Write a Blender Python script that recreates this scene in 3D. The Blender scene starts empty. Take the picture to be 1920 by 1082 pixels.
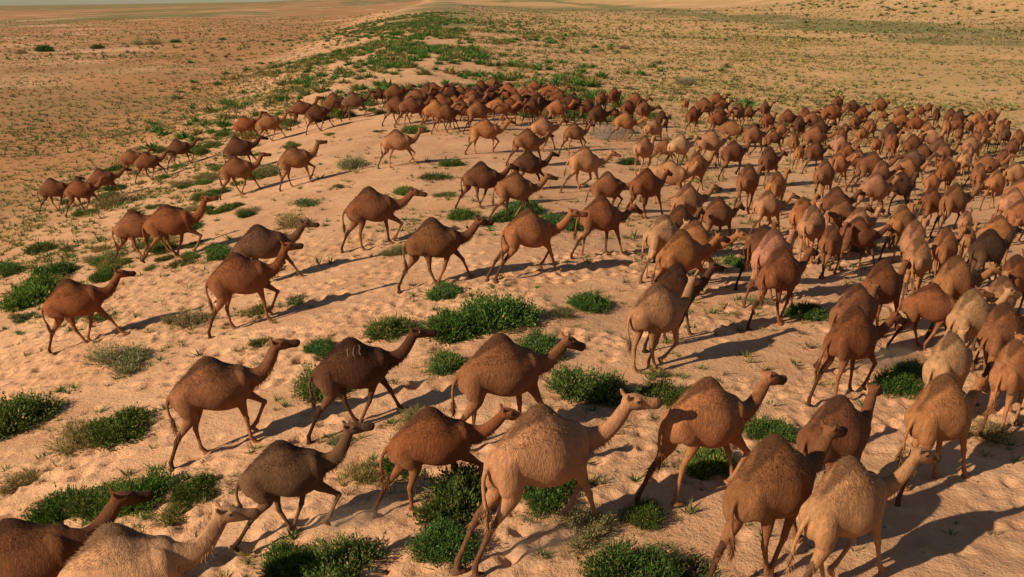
import bpy, math, random
import numpy as np
from mathutils import Vector, Matrix, Euler

random.seed(7); np.random.seed(7)
R = math.radians
S = bpy.context.scene
COL = S.collection

# ------------------------------------------------------------------ camera
FPX, W, H = 1750.0, 1920.0, 1082.0
CAM_H = 8.0
HORIZON = -3.5                                   # pixel row of the true horizon at mid frame
ROLL = -.8                                       # the horizon climbs to the right
PITCH = math.atan((H/2-HORIZON)/FPX)
cam = bpy.data.cameras.new('camera'); camo = bpy.data.objects.new('camera', cam)
COL.objects.link(camo); S.camera = camo
cam.sensor_width = 36; cam.lens = FPX/W*36; cam.clip_start = .5; cam.clip_end = 60000
camo.location = (0, 0, CAM_H); camo.rotation_euler = (Matrix.Rotation(math.pi/2-PITCH, 3, 'X') @ Matrix.Rotation(R(ROLL), 3, 'Z')).to_euler()

# ------------------------------------------------------------------ sky, sun, exposure
SUN_EL, SHADOW_DIR = 29.0, 36.0                  # shadow direction from +x towards +y
w = bpy.data.worlds.new('World'); S.world = w; w.use_nodes = True
nt = w.node_tree; nt.nodes.clear()
sky = nt.nodes.new('ShaderNodeTexSky'); sky.sky_type = 'NISHITA'; sky.sun_disc = False
sky.sun_elevation = R(SUN_EL)
to_sun = Vector((-math.cos(R(SHADOW_DIR))*math.cos(R(SUN_EL)), -math.sin(R(SHADOW_DIR))*math.cos(R(SUN_EL)), math.sin(R(SUN_EL))))
sky.sun_rotation = math.atan2(to_sun.x, to_sun.y)
sky.air_density = 1.0; sky.dust_density = .4
bg = nt.nodes.new('ShaderNodeBackground'); bg.inputs[1].default_value = .052
wo = nt.nodes.new('ShaderNodeOutputWorld')
nt.links.new(sky.outputs[0], bg.inputs[0]); nt.links.new(bg.outputs[0], wo.inputs[0])
sl = bpy.data.lights.new('sun', 'SUN'); sl.energy = 5.0; sl.angle = R(.53); sl.color = (1, .85, .67)
so = bpy.data.objects.new('sun', sl); COL.objects.link(so)
so.rotation_euler = to_sun.to_track_quat('Z', 'Y').to_euler()
S.view_settings.view_transform = 'Standard'; S.view_settings.look = 'None'
S.view_settings.exposure = 0.36; S.view_settings.gamma = 1
S.render.engine = 'CYCLES'

# ------------------------------------------------------------------ numpy noise
def smooth(t):
    t = np.clip(t, 0, 1); return t*t*(3-2*t)
class VNoise:
    def __init__(s, seed): s.t = np.random.RandomState(seed).rand(256, 256)
    def __call__(s, x, y):
        x = np.asarray(x, float); y = np.asarray(y, float)
        xi = np.floor(x).astype(int); yi = np.floor(y).astype(int)
        fx = x-xi; fy = y-yi; fx = fx*fx*(3-2*fx); fy = fy*fy*(3-2*fy)
        a = s.t[xi % 256, yi % 256]; b = s.t[(xi+1) % 256, yi % 256]
        c = s.t[xi % 256, (yi+1) % 256]; d = s.t[(xi+1) % 256, (yi+1) % 256]
        return (a*(1-fx)+b*fx)*(1-fy)+(c*(1-fx)+d*fx)*fy-.5
N1, N2, N3, N4, N5 = [VNoise(i) for i in range(5)]
def fbm(n, x, y, o=4):
    v = 0; a = 1
    for k in range(o):
        v = v+a*n(x*2**k+17*k, y*2**k+5*k); a *= .5
    return v

# ------------------------------------------------------------------ terrain
def crest_x(y): return 2-.105*np.minimum(y, 200)-.065*np.maximum(0, np.asarray(y, float)-200)
def hgt(x, y):
    x = np.asarray(x, float); y = np.asarray(y, float)
    u = x-crest_x(y)+fbm(N1, y/40, y*0+3, 2)*5*np.clip((y-25)/60, 0, 1)
    wide = 1+np.clip((y-90)/600, 0, 1.2)
    zl = -6.2*smooth((-u/wide+1)/40)
    sp = np.log1p(np.exp(np.clip((u/wide-3)/3, -30, 30)))*3
    zr = -4.4*(1-np.exp(-sp/42))
    z = zl+zr
    dune = np.exp(-(u/(26*wide))**2)
    z = z+3.6*smooth((y-90)/700)*dune
    z = z+fbm(N2, x/22, y/22, 3)*.55+fbm(N3, x/6, y/6, 2)*.26+np.maximum(0, fbm(N5, x/2.3, y/2.3, 2))*.16*np.clip((y-26)/20, 0, 1)*np.clip((260-y)/100, 0, 1)
    z = z+fbm(N4, x/150+9, y/210, 3)*1.2*np.clip((y-80)/150, 0, 1)*(1-dune)
    # long parallel dunes far out
    for lat, hh, ww in ((340, 19, 95), (900, 22, 160), (2500, 30, 300)):
        z = z+hh*np.exp(-((x-lat-.02*y)/ww)**2)*smooth((y-120)/300)*(.8+.7*fbm(N5, y/300+lat, x*0+1, 2))
    z = z+42*np.exp(-((x+420)/520)**2-((y-4200)/900)**2)+36*np.exp(-((x-300)/600)**2-((y-5200)/900)**2)
    return z
def ray(px, py):
    v = Vector(((px-W/2)/FPX, -(py-H/2)/FPX, -1)); v.rotate(camo.rotation_euler); return v.normalized()
def drop(px, py, h=0.0):
    """world point on the surface h metres above the ground seen at a photo pixel"""
    d = ray(px, py); t = 6.0; step = .5; f = lambda t: CAM_H+d.z*t-float(hgt(d.x*t, d.y*t))-h
    while f(t) > 0 and t < 9000: t += step; step *= 1.01
    a, b = t-step, t
    for _ in range(30):
        m = (a+b)/2
        if f(m) > 0: a = m
        else: b = m
    x, y = d.x*b, d.y*b
    return Vector((x, y, float(hgt(x, y))))

# ------------------------------------------------------------------ materials
def mat(name):
    m = bpy.data.materials.new(name); m.use_nodes = True; t = m.node_tree; t.nodes.clear()
    o = t.nodes.new('ShaderNodeOutputMaterial'); return m, t, o
def nd(t, kind, **kw):
    n = t.nodes.new('ShaderNode'+kind)
    for k, v in kw.items():
        if k.startswith('i_'):
            key = k[2:]; n.inputs[int(key) if key.isdigit() else key].default_value = v
        else: setattr(n, k, v)
    return n
def mixc(t, fac, a, b, mode='MIX'):
    n = t.nodes.new('ShaderNodeMix'); n.data_type = 'RGBA'; n.blend_type = mode
    for s, v in ((0, fac), (6, a), (7, b)):
        if hasattr(v, 'is_output'): t.links.new(v, n.inputs[s])
        elif isinstance(v, (int, float)): n.inputs[s].default_value = v
        else: n.inputs[s].default_value = (*v, 1)
    return n.outputs[2]
def math_(t, op, a, b=0.0, c=None, clamp=False):
    n = t.nodes.new('ShaderNodeMath'); n.operation = op; n.use_clamp = clamp
    for i, v in enumerate((a, b) if c is None else (a, b, c)):
        if hasattr(v, 'is_output'): t.links.new(v, n.inputs[i])
        else: n.inputs[i].default_value = v
    return n.outputs[0]
def noise(t, vec, scale, detail=4, rough=.55):
    n = nd(t, 'TexNoise', i_Scale=scale, i_Detail=detail, i_Roughness=rough)
    t.links.new(vec, n.inputs['Vector']); return n.outputs[0]
def ramp(t, fac, lo, hi):
    n = nd(t, 'MapRange'); n.inputs[1].default_value = lo; n.inputs[2].default_value = hi
    n.interpolation_type = 'SMOOTHSTEP'; t.links.new(fac, n.inputs[0]); return n.outputs[0]

def ground_material():
    m, t, o = mat('desert_sand')
    pos = nd(t, 'NewGeometry').outputs['Position']
    at = lambda a: nd(t, 'Attribute', attribute_name=a)
    zl, zr, gr, bare = [at(a).outputs['Fac'] for a in ('left_plain', 'right_plain', 'green', 'bare')]
    n1 = noise(t, pos, .35, 6); n2 = noise(t, pos, 2.2, 5, .6); n3 = noise(t, pos, 14, 4, .6); n4 = noise(t, pos, .05, 6, .6)
    sand = mixc(t, ramp(t, n1, .35, .68), (.60, .330, .170), (.49, .255, .125))
    sand = mixc(t, ramp(t, n2, .5, .75), sand, (.64, .38, .19))
    sand = mixc(t, math_(t, 'MULTIPLY', ramp(t, n3, .54, .72), .6), sand, (.40, .195, .085))
    lp = mixc(t, ramp(t, n4, .4, .62), (.47, .212, .092), (.37, .182, .076))
    lp = mixc(t, math_(t, 'MULTIPLY', ramp(t, n2, .52, .66), .55), lp, (.30, .165, .062))
    rp = mixc(t, ramp(t, n4, .42, .6), (.56, .315, .14), (.47, .285, .11))
    rp = mixc(t, math_(t, 'MULTIPLY', ramp(t, n2, .5, .68), .45), rp, (.33, .24, .085))
    olive = math_(t, 'MULTIPLY', ramp(t, noise(t, pos, .018, 7, .65), .44, .6), .6)
    lp = mixc(t, olive, lp, (.27, .175, .065)); rp = mixc(t, olive, rp, (.40, .26, .095))
    c = mixc(t, zl, sand, lp); c = mixc(t, zr, c, rp)
    mp = nd(t, 'Mapping'); mp.inputs['Scale'].default_value = (.012, .012, .012); t.links.new(pos, mp.inputs[0])
    nf = noise(t, mp.outputs[0], 1.0, 8, .62)
    nsp = noise(t, pos, .16, 5, .7)
    veg = ramp(t, math_(t, 'ADD', gr, math_(t, 'ADD', math_(t, 'MULTIPLY', math_(t, 'SUBTRACT', nf, .5), 1.5), math_(t, 'MULTIPLY', math_(t, 'SUBTRACT', nsp, .5), 1.2))), .4, .85)
    c = mixc(t, math_(t, 'MULTIPLY', veg, .85), c, (.17, .155, .055))
    c = mixc(t, math_(t, 'MULTIPLY', bare, ramp(t, nf, .46, .6)), c, (.66, .37, .2))
    b = nd(t, 'BsdfPrincipled', i_Roughness=.95); b.inputs['Specular IOR Level'].default_value = .1
    t.links.new(c, b.inputs['Base Color'])
    hsum = math_(t, 'ADD', math_(t, 'MULTIPLY', n2, .7), math_(t, 'ADD', math_(t, 'MULTIPLY', n3, .35), math_(t, 'MULTIPLY', noise(t, pos, 45, 3), .12)))
    bp = nd(t, 'Bump', i_Strength=.6, i_Distance=.18); t.links.new(hsum, bp.inputs['Height'])
    t.links.new(bp.outputs[0], b.inputs['Normal']); t.links.new(b.outputs[0], o.inputs[0]); return m

def coat_material():
    m, t, o = mat('camel_coat')
    tc = nd(t, 'TexCoord'); oi = nd(t, 'ObjectInfo')
    a = nd(t, 'Attribute', attribute_name='coat'); sep = nd(t, 'SeparateColor'); t.links.new(a.outputs['Color'], sep.inputs[0])
    dark, light, woolly = sep.outputs[0], sep.outputs[1], sep.outputs[2]
    off = nd(t, 'VectorMath', operation='ADD'); t.links.new(tc.outputs['Object'], off.inputs[0])
    sc = nd(t, 'VectorMath', operation='SCALE'); sc.inputs[0].default_value = (37, 11, 23); t.links.new(oi.outputs['Random'], sc.inputs['Scale'])
    t.links.new(sc.outputs[0], off.inputs[1]); v = off.outputs[0]
    st = nd(t, 'Mapping'); st.inputs['Scale'].default_value = (1, 1, .45); t.links.new(v, st.inputs[0])
    n1 = noise(t, v, 2.6, 4); n2 = noise(t, st.outputs[0], 19, 4, .68); n3 = noise(t, st.outputs[0], 75, 3, .6)
    base = oi.outputs['Color']
    dk = ramp(t, math_(t, 'ADD', dark, math_(t, 'ADD', math_(t, 'MULTIPLY', math_(t, 'SUBTRACT', n1, .5), .9), math_(t, 'MULTIPLY', math_(t, 'SUBTRACT', n2, .5), .8))), .3, .8)
    c = mixc(t, math_(t, 'MULTIPLY', dk, .95), base, mixc(t, .72, base, (.02, .009, .005)))
    c = mixc(t, math_(t, 'MULTIPLY', light, .62), c, mixc(t, .5, mixc(t, 1.0, base, (1.42, 1.32, 1.2), 'MULTIPLY'), (.30, .155, .075)))
    c = mixc(t, math_(t, 'MULTIPLY', ramp(t, n1, .42, .7), .5), c, mixc(t, 1.0, c, (.66, .6, .56), 'MULTIPLY'))
    n5 = noise(t, v, 6.5, 5, .7)
    c = mixc(t, math_(t, 'MULTIPLY', ramp(t, n5, .56, .64), .55), c, mixc(t, 1.0, c, (1.5, 1.4, 1.28), 'MULTIPLY'))
    c = mixc(t, math_(t, 'MULTIPLY', ramp(t, n5, .44, .34), .5), c, mixc(t, 1.0, c, (.6, .53, .48), 'MULTIPLY'))
    wl = math_(t, 'MULTIPLY', woolly, ramp(t, n2, .44, .66))
    c = mixc(t, math_(t, 'MULTIPLY', wl, .75), c, mixc(t, 1.0, c, (1.5, 1.4, 1.28), 'MULTIPLY'))
    c = mixc(t, math_(t, 'MULTIPLY', ramp(t, n3, .5, .75), .45), c, mixc(t, 1.0, c, (.55, .5, .47), 'MULTIPLY'))
    b = nd(t, 'BsdfPrincipled', i_Roughness=.86); b.inputs['Specular IOR Level'].default_value = .12
    b.inputs['Sheen Weight'].default_value = .03; b.inputs['Sheen Roughness'].default_value = .5
    b.inputs['Sheen Tint'].default_value = (1, .8, .6, 1)
    t.links.new(c, b.inputs['Base Color'])
    hs = math_(t, 'ADD', math_(t, 'MULTIPLY', n2, .8), math_(t, 'MULTIPLY', n3, .4))
    bp = nd(t, 'Bump', i_Strength=.8, i_Distance=.04); t.links.new(hs, bp.inputs['Height'])
    t.links.new(bp.outputs[0], b.inputs['Normal']); t.links.new(b.outputs[0], o.inputs[0]); return m
def hair_material():
    m, t, o = mat('camel_hair'); oi = nd(t, 'ObjectInfo')
    b = nd(t, 'BsdfPrincipled', i_Roughness=.8); b.inputs['Specular IOR Level'].default_value = .15
    t.links.new(mixc(t, .22, oi.outputs['Color'], (.06, .026, .012)), b.inputs['Base Color'])
    t.links.new(b.outputs[0], o.inputs[0]); return m
def eye_material():
    m, t, o = mat('eye'); b = nd(t, 'BsdfPrincipled', i_Roughness=.15); b.inputs['Base Color'].default_value = (.01, .007, .005, 1)
    t.links.new(b.outputs[0], o.inputs[0]); return m
def leaf_material(name):
    m, t, o = mat(name)
    at = nd(t, 'Attribute', attribute_name='tint'); oi = nd(t, 'ObjectInfo')
    c = mixc(t, 1.0, at.outputs['Color'], oi.outputs['Color'], 'MULTIPLY')
    d = nd(t, 'BsdfDiffuse'); tr = nd(t, 'BsdfTranslucent'); t.links.new(c, d.inputs[0])
    t.links.new(mixc(t, 1.0, c, (1.2, 1.25, .7), 'MULTIPLY'), tr.inputs[0])
    x = nd(t, 'MixShader'); x.inputs[0].default_value = .28
    t.links.new(d.outputs[0], x.inputs[1]); t.links.new(tr.outputs[0], x.inputs[2]); t.links.new(x.outputs[0], o.inputs[0]); return m
def stem_material():
    m, t, o = mat('dry_stem'); b = nd(t, 'BsdfPrincipled', i_Roughness=.9); b.inputs['Base Color'].default_value = (.16, .10, .055, 1)
    t.links.new(b.outputs[0], o.inputs[0]); return m
M_GROUND, M_COAT, M_HAIR, M_EYE, M_LEAF, M_STEM = ground_material(), coat_material(), hair_material(), eye_material(), leaf_material('foliage'), stem_material()

def plain_material(name, c):
    m, t, o = mat(name); b = nd(t, 'BsdfPrincipled', i_Roughness=.9); b.inputs['Base Color'].default_value = (*c, 1); t.links.new(b.outputs[0], o.inputs[0]); return m
M_MARK = plain_material('pale_hair', (.20, .11, .07))
def dust_material():
    m, t, o = mat('kicked_up_dust'); tc = nd(t, 'TexCoord')
    ln = nd(t, 'VectorMath', operation='LENGTH'); t.links.new(tc.outputs['Object'], ln.inputs[0])
    fall = ramp(t, ln.outputs['Value'], .98, .1); n = ramp(t, noise(t, tc.outputs['Object'], 2.2, 4, .6), .38, .72)
    v = nd(t, 'VolumePrincipled'); v.inputs['Color'].default_value = (.85, .62, .42, 1); v.inputs['Anisotropy'].default_value = .2
    t.links.new(math_(t, 'MULTIPLY', math_(t, 'MULTIPLY', fall, n), 2.4), v.inputs['Density']); t.links.new(v.outputs[0], o.inputs['Volume']); return m
def mesh_np(name, v, f, material, smooth_shade=True, attrs=None):
    """mesh from numpy verts (n,3) and faces (m,k)"""
    v = np.asarray(v, np.float32); f = np.asarray(f, np.int32); k = f.shape[1]
    me = bpy.data.meshes.new(name); me.vertices.add(len(v)); me.vertices.foreach_set('co', v.ravel())
    me.loops.add(f.size); me.loops.foreach_set('vertex_index', f.ravel())
    me.polygons.add(len(f)); me.polygons.foreach_set('loop_start', np.arange(0, f.size, k, dtype=np.int32))
    me.polygons.foreach_set('loop_total', np.full(len(f), k, np.int32))
    if smooth_shade: me.polygons.foreach_set('use_smooth', np.ones(len(f), bool))
    for an, (kind, data) in (attrs or {}).items():
        a = me.attributes.new(an, kind, 'POINT')
        a.data.foreach_set('color' if kind == 'FLOAT_COLOR' else 'value', np.asarray(data, np.float32).ravel())
    me.update(calc_edges=True); me.materials.append(material); return me
def add(name, data, parent=None, **props):
    o = bpy.data.objects.new(name, data); COL.objects.link(o)
    if parent: o.parent = parent
    for k, v in props.items(): o[k] = v
    return o

# ------------------------------------------------------------------ the ground sheet
def axis(core0, core1, step, far, g):
    a = list(np.arange(core0, core1, step)); s = step
    while a[-1] < far: s *= g; a.append(a[-1]+s)
    return a
ys = np.array(axis(7.5, 30, .085, 30000, 1.022))
xr = axis(0, 15, .085, 26000, 1.05); xs = np.array([-q for q in xr[:0:-1]]+xr)
X, Y = np.meshgrid(xs, ys)
Z = hgt(X, Y)
near = np.clip((60-Y)/30, 0, 1)*np.clip((30-abs(X))/10, 0, 1)
rough = np.clip(.35+fbm(N2, X/4.5+7, Y/4.5, 2)*1.8, .08, 1.1)
Z += near*rough*(fbm(N3, X/1.1, Y/1.1, 3)*.075+np.maximum(0, fbm(N5, X/.42, Y/.42, 2)-.12)*.10)
# hoof prints: shallow dishes with a rim, along the ways the herd walks
rs = np.random.RandomState(3)
for i in range(5200):
    cx, cy = rs.uniform(-16, 16), rs.uniform(8, 34)
    tr = N1((cx*.82+cy*.57)/9, (cy*.82-cx*.57)/1.5)      # worn trails run the way the herd walks
    if tr < .02 and rs.rand() > .18: continue
    i0, i1 = np.searchsorted(ys, [cy-.45, cy+.45]); j0, j1 = np.searchsorted(xs, [cx-.45, cx+.45])
    if i1-i0 < 2 or j1-j0 < 2: continue
    ang = R(35)+rs.normal()*.4; dx = X[i0:i1, j0:j1]-cx; dy = Y[i0:i1, j0:j1]-cy
    a = dx*math.cos(ang)+dy*math.sin(ang); b = -dx*math.sin(ang)+dy*math.cos(ang); r = np.sqrt((a/.17)**2+(b/.12)**2)
    Z[i0:i1, j0:j1] += -.075*np.exp(-r**2)*rs.uniform(.4, 1.3)+.03*np.exp(-((r-1.55)/.45)**2)
ny, nx = X.shape
idx = np.arange(nx*ny).reshape(ny, nx)
F = np.stack([idx[:-1, :-1], idx[:-1, 1:], idx[1:, 1:], idx[1:, :-1]], -1).reshape(-1, 4)
U = X-crest_x(Y); WD = 1+np.clip((Y-90)/600, 0, 1.2)
zone_l = smooth((-U/WD-20+fbm(N2, X/9, Y/9, 2)*8)/12)
zone_r = smooth((U/WD-12+fbm(N2, X/11, Y/11, 2)*16)/26)*smooth((Y-26)/45)
far = smooth((Y-120)/200)
band = fbm(N4, X/90, Y/900, 3)
green = np.clip(far*(.2+band*1.1), 0, 1)+.8*smooth((Y-500)/600)*np.clip(.3+fbm(N1, X/160+4, Y/700, 3), 0, 1)
green += 1.3*np.exp(-((X-132-fbm(N2, Y/60, Y*0, 2)*30)/24)**4)*smooth((Y-150)/90)
green += .9*np.exp(-((Y-1150)/120)**2)*smooth((-X-250)/60)*smooth((X+420)/60)+.6*smooth((Y-2500)/1500)
dunez = np.exp(-(U/(22*WD))**2)
green = np.clip(green*(1-.2*dunez)+dunez*smooth((Y-150)/150)*.6, 0, 1)
green *= 1-.9*np.exp(-((X-330)/110)**2)*smooth((Y-200)/100)
bare = smooth((Y-90)/60)*np.clip(.15+fbm(N5, U/35+3, Y/70, 3)*2.0, 0, 1)+.5*np.exp(-((U-8)/5)**2)*smooth((Y-120)/30)*smooth((300-Y)/60)+.8*np.exp(-((X-330)/90)**2)*smooth((Y-200)/100)
bare = np.clip(bare, 0, 1)
gme = mesh_np('ground', np.stack([X, Y, Z], -1).reshape(-1, 3), F, M_GROUND,
              attrs={'left_plain': ('FLOAT', zone_l), 'right_plain': ('FLOAT', zone_r), 'green': ('FLOAT', green), 'bare': ('FLOAT', bare)})
add('desert_ground', gme, kind='structure')

# ------------------------------------------------------------------ camel mesh
def crom(P, n):
    P = np.array(P, float); P = np.vstack([2*P[0]-P[1], P, 2*P[-1]-P[-2]]); out = []
    for i in range(1, len(P)-2):
        for t in np.linspace(0, 1, n, endpoint=False):
            a, b, c, d = P[i-1:i+3]
            out.append(.5*((2*b)+(c-a)*t+(2*a-5*b+4*c-d)*t*t+(3*b-a-3*c+d)*t**3))
    out.append(P[-2]); return np.array(out)
class Build:
    def __init__(s): s.v = []; s.f = []
    def rings(s, rings):
        n = len(rings[0]); b = len(s.v)
        for r in rings: s.v.extend(map(tuple, r))
        for i in range(len(rings)-1):
            for j in range(n):
                k = (j+1) % n
                s.f.append((b+i*n+j, b+i*n+k, b+(i+1)*n+k, b+(i+1)*n+j))
        for e, rev in ((0, True), (len(rings)-1, False)):
            c = len(s.v); s.v.append(tuple(np.mean(rings[e], axis=0)))
            for j in range(n):
                k = (j+1) % n; q = (b+e*n+j, b+e*n+k, c)
                s.f.append(q[::-1] if rev else q)
    def tube(s, path, n=14, m=5):
        """path rows: x, y, z, half width sideways, half depth in the plane of travel"""
        Q = crom(path, m); C = Q[:, :3]; T = np.gradient(C, axis=0); T /= np.linalg.norm(T, axis=1)[:, None]
        lat = np.array([0., 1, 0]); rg = []
        for c, t, (a, b) in zip(C, T, Q[:, 3:5]):
            l = lat-t*np.dot(lat, t); l /= np.linalg.norm(l); u = np.cross(l, t)
            th = np.linspace(0, 2*math.pi, n, endpoint=False)
            rg.append(c+np.outer(np.cos(th)*max(a, .004), l)+np.outer(np.sin(th)*max(b, .004), u))
        s.rings(rg)
def direct(a): return np.array([math.sin(R(a)), 0, -math.cos(R(a))])
FRONT = {'fwd': (5, 26, 19, 36, 1), 'mid': (-14, 3, -1, 26, 1), 'back': (-24, -19, -31, 0, 1), 'lift': (-12, 16, -58, -75, 0),
         'raise': (6, 46, -34, -50, 0), 'reach': (12, 36, 18, 20, 0)}
HIND = {'fwd': (50, -3, 18, 42, 1), 'mid': (28, -22, 0, 28, 1), 'back': (4, -46, -30, -2, 1), 'lift': (22, -52, -42, -55, 0),
        'raise': (50, -30, -8, -5, 0), 'push': (0, -50, -32, -12, 1)}
def camel_geometry(fl, fr, hl, hr, raise_=.6, yaw=0, nod=-8, hump=1.0, fat=1.0, tail=0, lean=0.0):
    B = Build(); hz = .15*(hump-1)
    # trunk stations: x, belly, widest z, half width, top, taper of the upper half
    st = [(-.86, 1.26, 1.38, .05, 1.48, 2.2), (-.80, 1.14, 1.36, .15, 1.575, 2.2), (-.66, 1.07, 1.36, .24, 1.68, 2.1),
          (-.48, 1.07, 1.38, .285, 1.79, 2.0), (-.30, 1.03, 1.37, .33, 1.925+hz*.5, 1.8), (-.13, .95, 1.34, .38, 2.05+hz, 1.55),
          (.01, .90, 1.31, .40, 2.085+hz, 1.5), (.15, .87, 1.30, .395, 2.01+hz*.7, 1.6), (.30, .865, 1.30, .365, 1.85+hz*.2, 1.8),
          (.46, .89, 1.33, .315, 1.745, 2.0), (.60, .98, 1.35, .25, 1.69, 2.0), (.70, 1.08, 1.36, .17, 1.61, 2.0), (.77, 1.20, 1.36, .06, 1.50, 2.0)]
    st = crom(st, 3); rg = []
    for x, zb, zm, w_, zt, p in st:
        w_ *= fat if zb < 1.1 else 1; ring = []
        for th in np.linspace(0, 2*math.pi, 28, endpoint=False):
            c, s_ = math.cos(th), math.sin(th)
            if s_ >= 0:
                t = s_; yy = w_*(1-t**p)**.62 if t < 1 else 0; ring.append((x, math.copysign(yy, c), zm+(zt-zm)*t))
            else: ring.append((x, w_*c, zm+(zm-zb*(2-fat)-(0 if fat == 1 else zm*(1-(2-fat))*0))*s_ if fat == 1 else zm+(zm-zb)*s_))
        rg.append(ring)
    B.rings(rg)
    # neck: leaves the chest low, sags, then rises
    r = raise_
    npts = [(.42, 0, 1.39, .22, .295), (.62, 0, 1.37, .185, .25), (.83, 0, 1.335+.03*r, .136, .188), (1.02, 0, 1.37+.11*r, .108, .15),
            (1.19-.02*r, 0, 1.48+.21*r, .094, .126), (1.33-.07*r, 0, 1.60+.30*r, .085, .113), (1.42-.11*r, 0, 1.68+.345*r, .062, .082)]
    poll = np.array([1.39-.11*r, 0, 1.695+.345*r])
    # head along its own axis
    def hp(d, up): 
        a = R(nod); return poll+np.array([d*math.cos(a)-up*math.sin(a), 0, d*math.sin(a)+up*math.cos(a)])
    hd = [(*hp(-.07, -.01), .035, .04), (*hp(-.01, .005), .085, .10), (*hp(.08, .012), .098, .118), (*hp(.17, .0), .092, .112), (*hp(.27, -.018), .066, .086),
          (*hp(.36, -.03), .056, .076), (*hp(.44, -.04), .058, .082), (*hp(.50, -.052), .046, .066), (*hp(.535, -.062), .02, .03)]
    yw = lambda P: [(*(lambda q: (q[0], q[1], q[2]))(bend(np.array(p[:3]))), *p[3:]) for p in P]
    def bend(p):                                   # turn neck and head sideways, more towards the head
        k = min(max((p[0]-.55)/.7, 0), 1); k = k*k*(3-2*k); a = R(yaw)*k; dx = p[0]-.55
        return np.array([.55+dx*math.cos(a)-p[1]*math.sin(a), p[1]+dx*math.sin(a), p[2]]) if dx > 0 else p
    B.tube(yw(npts), 16); B.tube(yw(hd), 14, 4)
    jaw = [(*hp(.06, -.07), .05, .05), (*hp(.2, -.085), .05, .045), (*hp(.34, -.095), .038, .034), (*hp(.46, -.112), .034, .03), (*hp(.5, -.12), .015, .015)]
    B.tube(yw(jaw), 10, 3)
    for sgn in (-1, 1):
        e0, e1, e2 = hp(.0, .07), hp(-.035, .125), hp(-.06, .18)
        ear = [(e0[0], sgn*.075, e0[2], .022, .03), (e1[0], sgn*.10, e1[2], .02, .04), (e2[0], sgn*.115, e2[2], .006, .008)]
        B.tube(yw(ear), 8, 3)
        br = [(*hp(.085, .055), .02, .02), (*hp(.13, .06), .032, .028), (*hp(.18, .045), .018, .018)]
        B.tube(yw([(q[0], sgn*.082, q[2], q[3], q[4]) for q in br]), 8, 3)
    # legs
    for side, key in ((1, fl), (-1, fr)):
        a1, a2, a3, a4, st_ = FRONT[key]
        sh = np.array([.50, side*.175, 1.40]); el = sh+.36*direct(a1)
        L2, L3, L4 = .50, .44, .14
        foot_h = .055
        if st_:
            drop_ = L2*math.cos(R(a2))+L3*math.cos(R(a3)); k = (el[2]-foot_h-L4*math.cos(R(a4)))/drop_; L2 *= k; L3 *= k
        kn = el+L2*direct(a2); fe = kn+L3*direct(a3); ft = fe+L4*direct(a4)
        ins = lambda p, f: (p[0], p[1]-side*f, p[2])
        B.tube([(.42, side*.13, 1.62, .06, .10), (.50, side*.17, 1.50, .105, .165), (*sh, .125, .185), (*ins((sh+el)/2, .0), .115, .165), (*el, .095, .125),
                (*ins(el*.55+kn*.45, .015), .066, .082), (*ins(el*.12+kn*.88, .03), .05, .055), (*ins(kn, .03), .058, .062), (*ins(kn*.86+fe*.14, .03), .044, .046), (*ins(kn*.5+fe*.5, .035), .035, .039),
                (*ins(kn*.12+fe*.88, .035), .038, .042), (*ins(fe, .035), .046, .05), (*ins(fe*.4+ft*.6, .035), .045, .046), (*ins(ft, .035), .05, .05)], 14, 4)
        pad(B, np.array(ins(ft, .035)), a4 if not st_ else None, side)
    for side, key in ((1, hl), (-1, hr)):
        a1, a2, a3, a4, st_ = HIND[key]
        hi = np.array([-.56, side*.15, 1.42]); sf = hi+.42*direct(a1)
        L2, L3, L4 = .52, .46, .14; foot_h = .055
        if st_:
            drop_ = L2*math.cos(R(a2))+L3*math.cos(R(a3)); k = (sf[2]-foot_h-L4*math.cos(R(a4)))/drop_; L2 *= k; L3 *= k
        hk = sf+L2*direct(a2); fe = hk+L3*direct(a3); ft = fe+L4*direct(a4)
        ins = lambda p, f: (p[0], p[1]-side*f, p[2])
        B.tube([(-.62, side*.10, 1.58, .05, .09), (-.60, side*.135, 1.50, .11, .17), (*(hi+np.array([-.03, 0, -.03])), .135, .215), (*(hi*.5+sf*.5+np.array([-.05, side*.01, -.02])), .13, .205), (*ins(sf+np.array([-.06, 0, -.01]), .01), .105, .155),
                (*ins(sf*.6+hk*.4+np.array([-.01, 0, 0]), .01), .078, .10), (*ins(sf*.2+hk*.8, .015), .048, .06), (*ins(hk, .02), .046, .062), (*ins(hk*.85+fe*.15, .02), .041, .05), (*ins(hk*.5+fe*.5, .025), .035, .041),
                (*ins(hk*.12+fe*.88, .025), .037, .042), (*ins(fe, .025), .045, .05), (*ins(fe*.4+ft*.6, .025), .044, .046), (*ins(ft, .025), .048, .048)], 14, 4)
        pad(B, np.array(ins(ft, .025)), a4 if not st_ else None, side)
    # tail
    tl = tail
    B.tube([(-.80, 0, 1.50, .05, .05), (-.88, .01*tl, 1.44, .042, .042), (-.93-.03*abs(tl), .04*tl, 1.30, .034, .034), (-.93-.06*abs(tl), .09*tl, 1.10, .03, .03),
            (-.90-.08*abs(tl), .13*tl, .92, .036, .04), (-.89-.1*abs(tl), .16*tl, .76, .03, .036), (-.90-.1*abs(tl), .17*tl, .66, .006, .006)], 8, 3)
    eyes = [bend(np.array([*hp(.135, .035)])+np.array([0, s_*.098, 0])) for s_ in (-1, 1)]
    return B, eyes
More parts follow.
